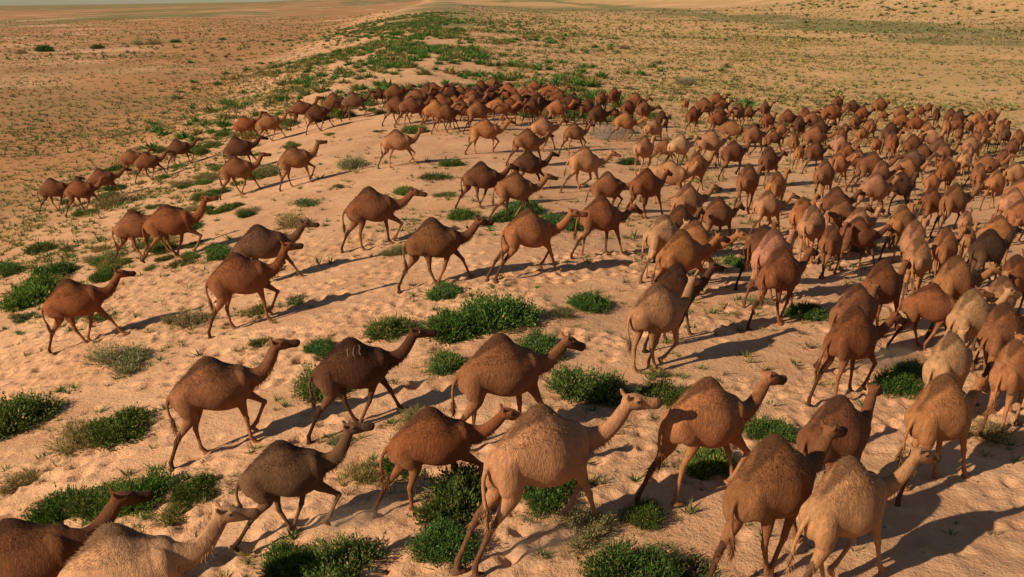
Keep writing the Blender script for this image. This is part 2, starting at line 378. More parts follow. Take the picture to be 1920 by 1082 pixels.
def pad(B, ft, ang, side):
    """broad two-toed foot"""
    if ang is None: d = np.array([1., 0, 0]); z0 = -.035
    else: a = R(ang); d = np.array([math.cos(a*.8), 0, math.sin(a*.8)]); z0 = -.03
    up = np.array([-d[2], 0, d[0]])
    c = ft+up*z0
    B.tube([(*(c-d*.075), .035, .02), (*(c-d*.04), .07, .03), (*(c+d*.03), .085, .034), (*(c+d*.10), .08, .03), (*(c+d*.145), .045, .02)], 12, 3)

def finish_camel(B, voxel, ratio, name):
    me = bpy.data.meshes.new('tmp'); me.from_pydata(B.v, [], B.f); me.update()
    o = bpy.data.objects.new('tmp', me); COL.objects.link(o)
    rm = o.modifiers.new('r', 'REMESH'); rm.mode = 'VOXEL'; rm.voxel_size = voxel
    sm = o.modifiers.new('s', 'SMOOTH'); sm.factor = .5; sm.iterations = 4
    if ratio < 1: dc = o.modifiers.new('d', 'DECIMATE'); dc.ratio = ratio
    dg = bpy.context.evaluated_depsgraph_get(); dg.update()
    out = bpy.data.meshes.new_from_object(o.evaluated_get(dg)); out.name = name
    bpy.data.objects.remove(o); bpy.data.meshes.remove(me)
    n = len(out.vertices); co = np.empty(n*3, np.float32); out.vertices.foreach_get('co', co); co = co.reshape(-1, 3)
    x, y, z = co.T
    g = lambda d, s_: np.exp(-(d/s_)**2)
    trunk = (x < .62)
    crest = np.where(trunk, smooth((z-1.70)/.32), 0)*(.55+.45*g(y, .12))
    back = np.where(trunk, g(y, .09)*smooth((z-1.5)/.15), 0)*.6
    neck = smooth((x-.72)/.15)
    mane = neck*(.22+np.clip(1-abs(y)/.1, 0, 1)*.3)
    muzzle = smooth((x-1.52)/.2)*neck*.55
    tuft = np.where(x < -.84, smooth((1.06-z)/.2), 0)
    inner = np.where((z < 1.05) & (abs(y) < .09) & (z > .4), .15, 0)
    dark = np.clip(crest*.95+back+mane+muzzle+tuft+inner, 0, 1)
    legs = smooth((.78-z)/.35)
    thigh = np.where((x < -.45) & (z < 1.45), smooth((1.5-z)/.35), 0)*.8
    belly = np.where((z < 1.12) & (abs(x) < .5), .25, 0)
    light = np.clip(np.maximum(np.maximum(legs*.8, thigh), belly)*(1-tuft), 0, 1)
    wool = np.where(trunk & (z > 1.2), smooth((z-1.2)/.35), .15)
    coat = np.stack([dark, light, wool, np.ones(n)], -1)
    a = out.attributes.new('coat', 'FLOAT_COLOR', 'POINT'); a.data.foreach_set('color', coat.astype(np.float32).ravel())
    out.polygons.foreach_set('use_smooth', np.ones(len(out.polygons), bool))
    out.materials.clear(); out.materials.append(M_COAT); return out, co
def blades(roots, dirs, lens, width, rs):
    """thin triangular hairs"""
    n = len(roots); side = np.cross(dirs, rs.normal(size=(n, 3))); side /= np.linalg.norm(side, axis=1)[:, None]+1e-9
    v = np.stack([roots-side*width, roots+side*width, roots+dirs*lens[:, None]], 1).reshape(-1, 3)
    return v, np.arange(3*n).reshape(-1, 3)
def hair_meshes(out, co, seed):
    rs = np.random.RandomState(seed); n = len(co); no = np.empty(n*3, np.float32); out.vertices.foreach_get('normal', no); no = no.reshape(-1, 3)
    x, y, z = co.T
    def pick(mask, k, back, up, l0, l1, width, nm):
        ids = np.where(mask)[0]; ids = ids[rs.randint(0, len(ids), k)]
        d = no[ids]*.7+np.array([back, 0, up])+rs.normal(size=(k, 3))*.28; d /= np.linalg.norm(d, axis=1)[:, None]
        v, f = blades(co[ids]-no[ids]*.008, d, rs.uniform(l0, l1, k), width, rs); return mesh_np(nm, v, f, M_HAIR, False)
    hump = pick((x < .5) & (x > -.7) & (z > 1.66), 1900, -.9, -.3, .03, .085, .0038, 'hump_hair')
    neckh = pick((x > .66) & (x < 1.2) & (abs(y) < .2) & (no[:, 2] < -.1) & (z > 1.1), 260, -.1, -.9, .05, .11, .006, 'neck_hair')
    tail = pick((x < -.86) & (z < 1.0) & (z > .6) , 220, -.15, -1.2, .06, .16, .006, 'tail_tuft')
    return hump, neckh, tail
bm_eye = None
def eye_mesh():
    import bmesh
    b = bmesh.new(); bmesh.ops.create_uvsphere(b, u_segments=10, v_segments=8, radius=.024); me = bpy.data.meshes.new('eye'); b.to_mesh(me); b.free()
    me.materials.append(M_EYE); return me
EYE = eye_mesh()
# poses: four legs then neck raise, turn, nod, hump, girth, tail
POSES = {
 'a': (('fwd', 'back', 'fwd', 'back'), 0.4, -6, -6, 1.0, 1.0, .4),
 'b': (('back', 'fwd', 'back', 'fwd'), 0.15, 8, -12, 1.1, 1.0, -.3),
 'c': (('raise', 'mid', 'mid', 'back'), 0.5, 0, -4, .9, 1.0, .2),
 'd': (('mid', 'raise', 'back', 'mid'), 0.0, -10, -14, 1.2, 1.06, 1.0),
 'e': (('back', 'lift', 'mid', 'fwd'), 0.45, 14, -8, 1.0, 1.04, -.8),
 'f': (('lift', 'fwd', 'fwd', 'push'), 0.3, -16, -10, 1.1, 1.05, .9),
 'g': (('fwd', 'raise', 'back', 'raise'), 0.4, 4, -6, 1.0, 1.0, .0),
 'h': (('mid', 'fwd', 'raise', 'back'), -0.2, 6, -20, 1.15, 1.05, .5),
 'i': (('raise', 'fwd', 'push', 'back'), 0.5, -22, -2, 1.05, 1.03, -1.2),
 'j': (('fwd', 'mid', 'lift', 'mid'), -0.1, 20, -16, .85, .98, .3),
 'k': (('back', 'raise', 'fwd', 'lift'), 0.68, -8, 2, .8, .97, .6),
 'm': (('mid', 'back', 'fwd', 'mid'), -.35, -12, -24, .7, .96, .2),
 'n': (('fwd', 'lift', 'back', 'raise'), .4, 24, -10, .55, .94, -.4),
 'o': (('raise', 'back', 'mid', 'push'), .1, -28, -12, 1.3, 1.09, 1.1),
 'p': (('lift', 'mid', 'raise', 'mid'), 0.5, 10, 4, .75, 1.0, .7),
 'l': (('reach', 'back', 'back', 'fwd'), 0.15, 0, -8, 1.25, 1.07, -.5),
}
HI, LO = {}, {}
for i, (k, (legs, r_, yw_, nod_, hp_, ft_, tl_)) in enumerate(POSES.items()):
    B, eyes = camel_geometry(*legs, raise_=r_, yaw=yw_, nod=nod_, hump=hp_, fat=ft_, tail=tl_)
    me, co = finish_camel(B, .019, 1, 'camel_body'); HI[k] = (me, eyes, hair_meshes(me, co, i))
    me2, _ = finish_camel(B, .03, .35, 'camel_far'); LO[k] = me2

# ------------------------------------------------------------------ herd
COAT = {'t': (.32, .155, .072), 'p': (.33, .158, .080), 'c': (.40, .230, .110), 'o': (.28, .115, .042), 'm': (.195, .082, .033), 'r': (.18, .062, .023),
        'b': (.135, .053, .022), 'd': (.080, .034, .016), 'g': (.115, .058, .031), 'k': (.045, .022, .012)}
ORD = {}
TAKEN = []
def clear(x, y, a, size):
    """smallest gap between this camel's spine and those already standing"""
    P = [(x+math.cos(a)*k*size, y+math.sin(a)*k*size) for k in (-.6, -.2, .2, .6, 1.1)]; m = 9.0
    for (x2, y2, a2, s2) in TAKEN:
        if (x-x2)**2+(y-y2)**2 > 14: continue
        for k in (-.6, -.2, .2, .6, 1.1):
            qx, qy = x2+math.cos(a2)*k*s2, y2+math.sin(a2)*k*s2
            for (u_, v_) in P: m = min(m, math.hypot(u_-qx, v_-qy))
    return m
def camel(px, py, head, coat, pose, size, label, group, hero):
    hump_h = (2.085+.15*(POSES[pose][4]-1))*size
    p = drop(px, py, hump_h-.02)
    best = None; d0 = math.hypot(p.x, p.y)
    for off in (0, .35, -.35, .7, -.7, 1.05, -1.05, 1.4, -1.4, 1.9, -1.9, 2.4):
        for side in ((0,) if abs(off) < .6 else (0, .5, -.5)):
            x = p.x*(1+off/d0)+side*p.y/d0; y = p.y*(1+off/d0)-side*p.x/d0; g = clear(x, y, R(head), size)
            if best is None or g > best[0]+.02: best = (g, x, y)
            if g > .82: break
        if best[0] > .82: break
    p = Vector((best[1], best[2], 0)); TAKEN.append((p.x, p.y, R(head), size))
    c = np.array(COAT[coat])*np.array([1.05, 1.0, .96])*random.uniform(.88, 1.12)*np.array([1, random.uniform(.95, 1.06), random.uniform(.92, 1.08)])
    me, eyes, hair = HI[pose]
    if hero:
        o = add('camel', None)
        parts = [add('body', me, o)]
        for e in eyes: q = add('eye', EYE, o); q.location = e; parts.append(q)
        for nm, h in zip(('hump_hair', 'neck_hair', 'tail_tuft'), hair): parts.append(add(nm, h, o, kind='stuff'))
    else:
        o = add('camel', LO[pose]); parts = [o]
    for q in parts: q.color = (*c, 1)
    # stand with the slope under fore and hind feet
    a = R(head); dx, dy = math.cos(a), math.sin(a)
    zf = float(hgt(p.x+dx*.5*size, p.y+dy*.5*size)); zb = float(hgt(p.x-dx*.6*size, p.y-dy*.6*size))
    pitch = math.atan2(zf-zb, 1.1*size)
    o.location = (p.x, p.y, (zf+zb)/2-.02); o.rotation_euler = (0, -pitch, a); o.scale = (size*random.uniform(.96, 1.05), size*random.uniform(.93, 1.08), size*random.uniform(.96, 1.04))
    o['label'] = label; o['category'] = 'camel'; o['group'] = group
    return o
NEARG, MIDG = 'camels walking in the near herd', 'camels walking in the middle of the herd'
# photo pixel of the hump top, heading (0 = to the right, 90 = away), coat, pose, size, label
HERO = [
 (252, 968, 12, 'c', 'b', 1.0, 'pale tan camel cut off by the bottom edge, nearest to the camera at lower left'),
 (70, 948, 14, 'b', 'j', 1.0, 'dark reddish brown camel cut off at the lower left corner behind the pale one'),
 (545, 826, 22, 'g', 'k', .82, 'dark grey-brown camel with raised neck in the lower left, head held towards the right'),
 (412, 657, 26, 'm', 'c', 1.0, 'brown camel with dark hump and one foreleg raised, walking alone left of centre'),
 (668, 630, 28, 'd', 'a', .92, 'very dark brown camel with pale marks on its hump, left of the big green bushes'),
 (940, 618, 28, 'm', 'h', 1.06, 'big brown camel with low outstretched neck in front of the green bushes'),
 (812, 757, 24, 'r', 'd', .86, 'small red-brown camel trotting over a green bush, below the big brown one'),
 (1012, 764, 36, 'p', 'i', 1.08, 'large pale pinkish tan camel with neck raised, at the bottom centre'),
 (1318, 713, 29, 'o', 'g', 1.02, 'orange-tan camel with dark hump and raised head, right of bottom centre'),
 (1450, 820, 42, 'm', 'l', 1.04, 'brown camel seen from behind at the bottom right, its head hidden'),
 (1562, 772, 38, 'b', 'e', .98, 'brown camel with dark neck, half hidden between three bottom right camels'),
 (1590, 862, 38, 't', 'f', 1.0, 'tan camel nearest the bottom edge at lower right, casting a long shadow'),
 (1768, 706, 36, 'o', 'h', 1.02, 'reddish tan camel near the right edge above the tan bottom right camel'),
 (1598, 578, 38, 'r', 'd', .98, 'dark red-brown camel seen from behind, alone on bare sand at right'),
 (1605, 532, 42, 'm', 'j', 1.0, 'brown camel just behind the dark red-brown one at right'),
 (1655, 492, 42, 'r', 'b', 1.0, 'red-brown camel with round hump right of the bare sand strip'),
 (1232, 526, 38, 't', 'e', 1.02, 'tan camel with woolly flank standing right of centre, head up'),
 (1263, 500, 42, 'd', 'a', .98, 'dark camel mostly hidden behind the tan woolly one right of centre'),
 (1466, 463, 44, 'r', 'l', 1.0, 'shaggy dark red camel with pale tail hair, right of centre'),
 (1450, 432, 48, 'p', 'b', 1.0, 'pinkish tan camel half hidden behind the shaggy dark red one'),
 (1826, 536, 40, 'c', 'f', 1.0, 'cream coloured camel with hanging rump wool near the right edge'),
 (1785, 620, 44, 'c', 'j', 1.0, 'pale cream camel seen from behind below the other cream one'),
 (1908, 474, 50, 'r', 'g', 1.0, 'reddish camel cut off by the right edge above the cream ones'),
 (1716, 418, 58, 'p', 'a', 1.0, 'pink-tan camel directly behind another seen from the rear at right'),
 (1724, 442, 58, 't', 'l', .98, 'tan camel seen straight from the rear, front of a close pair at right'),
 (1506, 366, 54, 'o', 'c', .98, 'orange-tan camel, rear one of a close pair at upper right'),
 (1524, 386, 56, 't', 'e', 1.0, 'tan camel with round flank, front one of a close pair at upper right'),
 (1278, 432, 40, 'o', 'd', .98, 'orange-brown camel with a shaded dark flank behind the tan woolly one'),
 (1240, 405, 46, 'c', 'h', .92, 'small cream camel among brown ones right of centre'),
 (1272, 380, 46, 'b', 'b', .95, 'brown camel touching the small cream one on its right'),
 (1290, 343, 48, 't', 'f', .98, 'tan camel with grey flank behind the small cream one'),
 (1122, 364, 32, 'r', 'h', 1.0, 'red-brown camel with dark neck reaching right, centre right on bare sand'),
 (988, 391, 34, 'o', 'i', 1.0, 'orange-brown camel in the centre with its legs on bare sand'),
 (818, 408, 22, 'b', 'l', .98, 'dark brown camel with outstretched neck left of the orange-brown central one'),
 (702, 350, 20, 'b', 'd', 1.02, 'dark brown camel striding alone left of centre with neck stretched low'),
 (962, 319, 30, 'm', 'a', .95, 'brown camel with raised dark head above the orange-brown central one'),
 (902, 304, 24, 'b', 'b', .92, 'dark brown camel left of the one with raised dark head'),
 (988, 279, 30, 'd', 'g', .92, 'very dark camel behind the group at centre'),
 (1092, 276, 34, 't', 'f', .98, 'tan camel with pale legs in the centre, head turned to the right'),
 (1206, 254, 52, 't', 'e', .98, 'tan camel with a dark outlined back, seen from behind at centre right'),
 (1212, 314, 44, 'r', 'b', .98, 'red-brown camel below the dark outlined tan one'),
 (1307, 284, 50, 'o', 'a', .98, 'orange-brown camel with a raised head, in a gap at centre right'),
 (1404, 308, 54, 'm', 'l', 1.0, 'brown camel with long sloping back right of the gap'),
 (1442, 274, 52, 'b', 'd', .98, 'dark brown round-humped camel with black tail at upper right'),
 (1457, 319, 56, 'o', 'c', .96, 'orange-brown camel in front of the dark round-humped one'),
 (907, 221, 22, 'o', 'c', .98, 'orange-brown camel standing clear below the far centre crowd'),
 (1016, 216, 36, 'p', 'l', 1.0, 'pinkish camel with a big hump right of the clear orange-brown one'),
 (986, 239, 34, 'm', 'b', .95, 'brown camel in front of the pinkish big-humped one'),
 (1077, 229, 32, 'm', 'g', .85, 'small brown camel with thin legs right of the pinkish one'),
 (746, 243, 20, 't', 'g', .92, 'pale tan camel with dark head standing alone left of the far crowd'),
 (744, 180, 14, 'b', 'a', .98, 'brown camel striding at the left end of the far centre crowd'),
 (561, 272, 24, 'm', 'c', .98, 'brown camel with raised foreleg alone on the left slope'),
 (449, 289, 24, 'm', 'a', 1.0, 'brown camel on the left slope just left of the one with raised foreleg'),
 (262, 388, 20, 'm', 'b', 1.0, 'brown camel behind a red-brown one at far left'),
 (326, 384, 18, 'r', 'k', 1.04, 'red-brown camel with pale foreleg and raised head at left'),
 (497, 413, 24, 'g', 'f', 1.0, 'grey-brown camel with long outstretched neck left of centre'),
 (460, 473, 24, 'r', 'c', 1.02, 'red-brown camel with raised head and lifted foreleg, left of centre'),
 (152, 514, 22, 'r', 'b', 1.0, 'red-brown camel walking alone at the left edge with a long shadow'),
]
for px, py, hd_, ct, ps, sz, lb in HERO:
    o = camel(px, py, hd_, ct, ps, sz, lb, NEARG if py > 360 else MIDG, True)
    if 'pale marks' in lb:                         # three short strokes on the near flank of the hump
        me = HI[ps][0]; co = np.empty(len(me.vertices)*3, np.float32); me.vertices.foreach_get('co', co); co = co.reshape(-1, 3); co = co[(co[:, 1] < 0)]
        for k in range(3):
            B = Build(); pts = []
            for z in (1.92, 1.86, 1.80, 1.74):
                q = co[np.argmin((co[:, 0]-(-.12+.13*k-.25*(1.92-z)))**2+(co[:, 2]-z)**2)]; pts.append((q[0]+.012*math.sin(z*40+k), q[1]-.001, q[2], .006+.008*abs(math.sin(z*31+k*2)), .012))
            B.tube(pts, 6, 3); m_ = bpy.data.meshes.new('pale_mark'); m_.from_pydata(B.v, [], B.f); m_.materials.append(M_MARK); add('pale_mark', m_, o)
LEFTL = [
 (104, 333, 18, 'b', 'b', 'dark camel leftmost of the file along the left slope'), (156, 334, 18, 'r', 'a', 'reddish camel second from the left in the file on the left slope'),
 (196, 310, 18, 'b', 'h', 'dark camel third from the left in the file on the left slope'), (250, 277, 24, 'm', 'j', 'brown camel fourth from the left in the file on the left slope'),
 (280, 279, 20, 'b', 'l', 'brown camel fifth from the left in the file on the left slope'), (340, 256, 18, 'd', 'd', 'dark camel with low head, ahead of the left slope file'),
 (466, 214, 22, 'r', 'e', 'red-brown camel half hidden by another near the top of the left slope'), (508, 211, 22, 'm', 'a', 'brown camel with raised head near the top of the left slope'),
 (455, 253, 20, 'd', 'h', 'dark camel behind the brown one on the left slope'), (570, 186, 22, 'b', 'c', 'dark brown camel leading the left slope file'),
 (600, 192, 20, 'd', 'a', 'very dark camel right of the one leading the left slope file'), (632, 173, 20, 'b', 'd', 'dark camel left of the tan-grey one at the far crowd'),
 (666, 170, 14, 'g', 'g', 'tan-grey camel with raised head left of the far centre crowd'), (742, 155, 20, 'b', 'b', 'brown camel behind the striding one at the left end of the far crowd'),
]
for px, py, hd_, ct, ps, lb in LEFTL: camel(px, py, hd_, ct, ps, 1.0, lb, 'camels in file on the left slope', False)
FAR = [  # px, py, coat
 (712, 164, 'd'), (782, 166, 'm'), (800, 158, 'b'), (812, 152, 'r'), (817, 186, 'o'), (832, 162, 'd'), (850, 180, 'm'), (846, 154, 'r'), (862, 160, 'b'), (872, 170, 'o'), (882, 182, 'm'),
 (893, 156, 'g'), (906, 166, 'b'), (921, 143, 'm'), (948, 164, 'o'), (930, 180, 'o'), (938, 152, 'r'), (968, 172, 'm'), (984, 182, 'b'), (978, 158, 'p'), (992, 163, 'm'), (1002, 150, 'r'),
 (1018, 164, 'o'), (1006, 176, 'd'), (1034, 158, 'r'), (1049, 168, 'b'), (1068, 176, 'd'), (1100, 184, 'b'), (1126, 172, 'r'), (1151, 164, 'r'), (1176, 188, 'r'), (1168, 206, 'o'), (1241, 206, 'd'),
 (1226, 220, 'p'), (1286, 184, 'o'), (1256, 250, 'c'), (1206, 190, 'm'), (1262, 266, 'm'), (1345, 174, 'r'), (1322, 182, 'b'), (1385, 191, 'm'), (1433, 189, 'b'), (1346, 208, 'r'), (1373, 223, 'm'),
 (1330, 243, 'p'), (1356, 182, 'd'), (1495, 196, 'r'), (1478, 204, 'b'), (1523, 207, 'm'), (1465, 227, 'o'), (1452, 243, 'b'), (1490, 245, 'm'), (1440, 212, 'r'), (1556, 196, 'r'), (1570, 178, 'b'),
 (1540, 222, 'd'), (1597, 186, 'd'), (1618, 198, 'r'), (1652, 182, 'm'), (1656, 205, 'r'), (1690, 212, 'r'), (1585, 230, 'b'), (1560, 240, 'm'), (1575, 250, 'p'), (1617, 237, 'o'), (1646, 255, 'o'),
 (1666, 262, 'r'), (1697, 240, 'c'), (1632, 222, 'm'), (1672, 228, 'd'), (1510, 236, 'm'), (1528, 262, 'b'), (1725, 198, 'r'), (1720, 216, 'r'), (1757, 203, 'd'), (1775, 197, 'b'), (1800, 201, 'd'),
 (1777, 222, 'o'), (1797, 218, 'r'), (1741, 226, 'o'), (1833, 209, 'o'), (1820, 228, 'm'), (1846, 221, 'r'), (1862, 226, 'm'), (1785, 240, 'm'), (1802, 252, 't'), (1745, 244, 'p'), (1762, 256, 'g'),
 (1832, 248, 'm'), (1848, 240, 'b'), (1884, 256, 't'), (1912, 240, 'm'), (1870, 240, 'g'), (1715, 250, 'b'), (1820, 264, 'p'), (1880, 278, 'b'), (1793, 277, 'p'), (1778, 294, 'p'), (1757, 296, 'r'),
 (1727, 318, 'o'), (1852, 286, 'm'), (1908, 300, 'p'), (1886, 302, 'g'), (1916, 332, 'o'), (1747, 348, 'r'), (1790, 346, 'm'), (1826, 344, 'r'), (1571, 287, 'o'), (1606, 280, 'm'), (1601, 308, 't'),
 (1680, 290, 'o'), (1636, 284, 'b'), (1568, 348, 'b'), (1552, 372, 'm'), (1640, 322, 't'), (1702, 356, 'r'), (1612, 390, 'p'), (1636, 376, 'p'), (1690, 384, 't'), (1664, 398, 'o'), (1796, 386, 't'),
 (1812, 394, 'p'), (1842, 396, 'o'), (1902, 354, 'p'), (1914, 372, 'o'), (1776, 432, 'o'), (1860, 424, 'k'), (1818, 424, 't'), (1912, 418, 'p'), (1590, 268, 'r'), (1546, 300, 'm'), (1712, 276, 'g'),
 (1655, 300, 'm'), (1870, 316, 'o'), (1838, 306, 'm'), (1688, 322, 'd'), (1580, 410, 'b'), (1500, 270, 'o'), (1480, 290, 'm'), (1375, 262, 'b'), (1412, 232, 'm'), (1150, 198, 'm'), (1122, 192, 'd'),
 (1690, 196, 'm'), (1742, 192, 'b'), (1860, 204, 'm'), (1884, 222, 'r'), (1900, 258, 'b'), (1770, 270, 'm'), (1730, 268, 'b'), (1660, 240, 'r'), (1604, 216, 'm'), (1540, 204, 'm'),
 (1580, 196, 'r'), (1500, 218, 'd'), (1405, 200, 'r'), (1366, 200, 'b'), (1300, 200, 'r'), (1190, 172, 'm'),
 (1330, 428, 'o'), (1395, 430, 'b'), (1345, 368, 'm'), (1440, 358, 't'), (1560, 425, 'm'), (1250, 300, 't'), (1140, 320, 'm'), (1745, 520, 'r'), (1884, 560, 'm'), (1792, 482, 'o'), (1905, 640, 'o'), (1880, 512, 't'),
 (826, 172, 'r'), (838, 190, 'b'), (866, 188, 'r'), (898, 176, 'd'), (914, 158, 'r'), (956, 184, 'r'), (770, 178, 'b'), (790, 184, 'd'), (1022, 182, 'r'), (1044, 186, 'o'), (885, 168, 'r'),
]
CN = {'t': 'tan', 'p': 'pinkish tan', 'c': 'cream', 'o': 'orange-brown', 'm': 'mid brown', 'r': 'red-brown', 'b': 'brown', 'd': 'dark brown', 'g': 'grey-brown', 'k': 'blackish'}
keys = list(POSES)
ORDN = 'leftmost second third fourth fifth sixth seventh eighth ninth tenth eleventh twelfth thirteenth fourteenth fifteenth sixteenth'.split()
seen = {}
FAR = [q for i, q in enumerate(sorted(FAR)) if not (q[0] > 1420 and q[1] > 225 and i % 8 == 3)]
for i, (px, py, ct) in enumerate(FAR):
    zone = ('in far centre crowd' if px < 1075 else
            'in loose far rows right of centre' if px < 1420 else
            'at far edge of right crowd' if py < 240 else
            'in middle of right crowd' if py < 310 else 'in nearer rows of right crowd')
    hd_ = (22 if px < 1075 else 33 if px < 1420 else 38)+random.gauss(0, 15)
    camel(px+random.uniform(-2, 2), py, hd_, ct, keys[(i*5+random.randrange(3)) % len(keys)], (random.uniform(.88, 1.05) if random.random() > .14 else random.uniform(.64, .78))*(.95 if px > 1420 else 1), (lambda k: '%s camel %s, %s such from left' % (CN[ct], zone, 'first' if k == 0 else ORDN[min(k, 15)]))(seen.setdefault((ct, zone), 0)), 'camels '+zone, py > 335)
    seen[(ct, zone)] += 1

# ------------------------------------------------------------------ plants
def shrub_mesh(seed, n, ht, tint, spread=1.0, thin=.011, stiff=.5, dry=0.0):
    """dome of fine sprigs, unit radius 1"""
    rs = np.random.RandomState(seed); nz = VNoise(seed+50); V = []; C = []
    th = rs.uniform(0, 2*math.pi, n); el = np.arcsin(rs.uniform(.04, 1, n)**.8)
    rad = (.95+.8*nz(th*1.9, el*2.5)+rs.normal(0, .13, n)); rad = np.clip(rad, .35, 1.5)
    nl = 6; la = rs.uniform(0, 6.28, nl); lr = rs.uniform(.15, .62, nl); ls = rs.uniform(.34, .68, nl); pk = rs.randint(0, nl, n)
    cen = np.stack([np.cos(la)*lr*spread, np.sin(la)*lr*spread, la*0], -1)[pk]
    tip = np.stack([np.cos(th)*np.cos(el)*spread, np.sin(th)*np.cos(el)*spread, np.sin(el)*ht*1.15], -1)*(rad*ls[pk])[:, None]
    root = tip*rs.uniform(.1, .6, n)[:, None]*np.array([1, 1, .8])+cen; root[:, 2] -= .02; tip = tip+cen
    K = 5
    for k in range(K):
        t0 = k/K; a = root+(tip-root)*t0; L = np.linalg.norm(tip-root, axis=1)[:, None]
        d = (tip-root)/L+rs.normal(0, stiff, (n, 3)); d[:, 2] += .25; d /= np.linalg.norm(d, axis=1)[:, None]
        s = np.cross(d, rs.normal(size=(n, 3))); s /= np.linalg.norm(s, axis=1)[:, None]+1e-9
        wd = thin*rs.uniform(.7, 1.6, (n, 1)); l = rs.uniform(.035, .10, (n, 1))
        V.append(np.stack([a-s*wd, a+s*wd, a+d*l], 1).reshape(-1, 3))
        v_ = rs.uniform(.5, 1.5, (n, 1)); cc = np.array(tint)*v_; m = rs.rand(n, 1) < dry
        cc = np.where(m, np.array([.30, .22, .10])*v_, cc); C.append(np.repeat(np.concatenate([cc, np.ones((n, 1))], 1), 3, 0))
    V = np.concatenate(V); V[:, 2] = np.maximum(V[:, 2], -.03)
    return mesh_np('shrub_foliage', V, np.arange(len(V)).reshape(-1, 3), M_LEAF, False, {'tint': ('FLOAT_COLOR', np.concatenate(C))})
def stem_mesh(seed, ht):
    rs = np.random.RandomState(seed); B = Build()
    for i in range(9):
        a = rs.uniform(0, 6.28); e = rs.uniform(.5, 1.3); d = np.array([math.cos(a)*math.cos(e), math.sin(a)*math.cos(e), math.sin(e)*ht])*rs.uniform(.5, .8)
        B.tube([(0, 0, -.05, .03, .03), (*(d*.5+rs.normal(0, .03, 3)), .018, .018), (*d, .006, .006)], 5, 2)
    me = bpy.data.meshes.new('shrub_stems'); me.from_pydata(B.v, [], B.f); me.materials.append(M_STEM); return me
GREEN = [shrub_mesh(100+i, 3400, h_, (.075, .135, .03), thin=.0145, dry=.06) for i, h_ in enumerate((.72, .82, .66, .9, .76))]
OLIVE = [shrub_mesh(200+i, 1500, h_, (.15, .16, .065), thin=.009, dry=.3) for i, h_ in enumerate((.7, .85, .6))]
GREY = [shrub_mesh(300+i, 1300, h_, (.17, .16, .09), thin=.010, dry=.35) for i, h_ in enumerate((.9, .7))]
LOW = [shrub_mesh(400+i, 800, h_, (.075, .115, .03), thin=.014, dry=.15) for i, h_ in enumerate((.4, .32, .5))]
STEMS = [stem_mesh(500+i, .6) for i in range(3)]
KIND = {'g': GREEN, 'o': OLIVE, 'y': GREY, 'l': LOW}
def shrub(px, py, rpx, kind, label, group='shrubs among the near camels', parts=True, i=[0]):
    i[0] += 1; p = drop(px, py+rpx*.35); dist = math.hypot(p.x, p.y); r = rpx*math.sqrt(dist**2+64)/FPX*(1.4 if py > 300 else 1.1)
    ms = KIND[kind]; me = ms[i[0] % len(ms)]
    if parts:
        o = add('desert_shrub', None); f = add('foliage', me, o); add('stems', STEMS[i[0] % 3], o)
    else: o = f = add('desert_shrub', me)
    v = random.uniform(.75, 1.3); f.color = (v*random.uniform(.85, 1.35), v, v*random.uniform(.8, 1.15), 1)
    o.location = p; o.scale = (r, r*random.uniform(.85, 1.1), r*random.uniform(.85, 1.15)); o.rotation_euler = (0, 0, random.uniform(0, 6.28))
    o['label'] = label; o['category'] = 'shrub'; o['group'] = group; return o
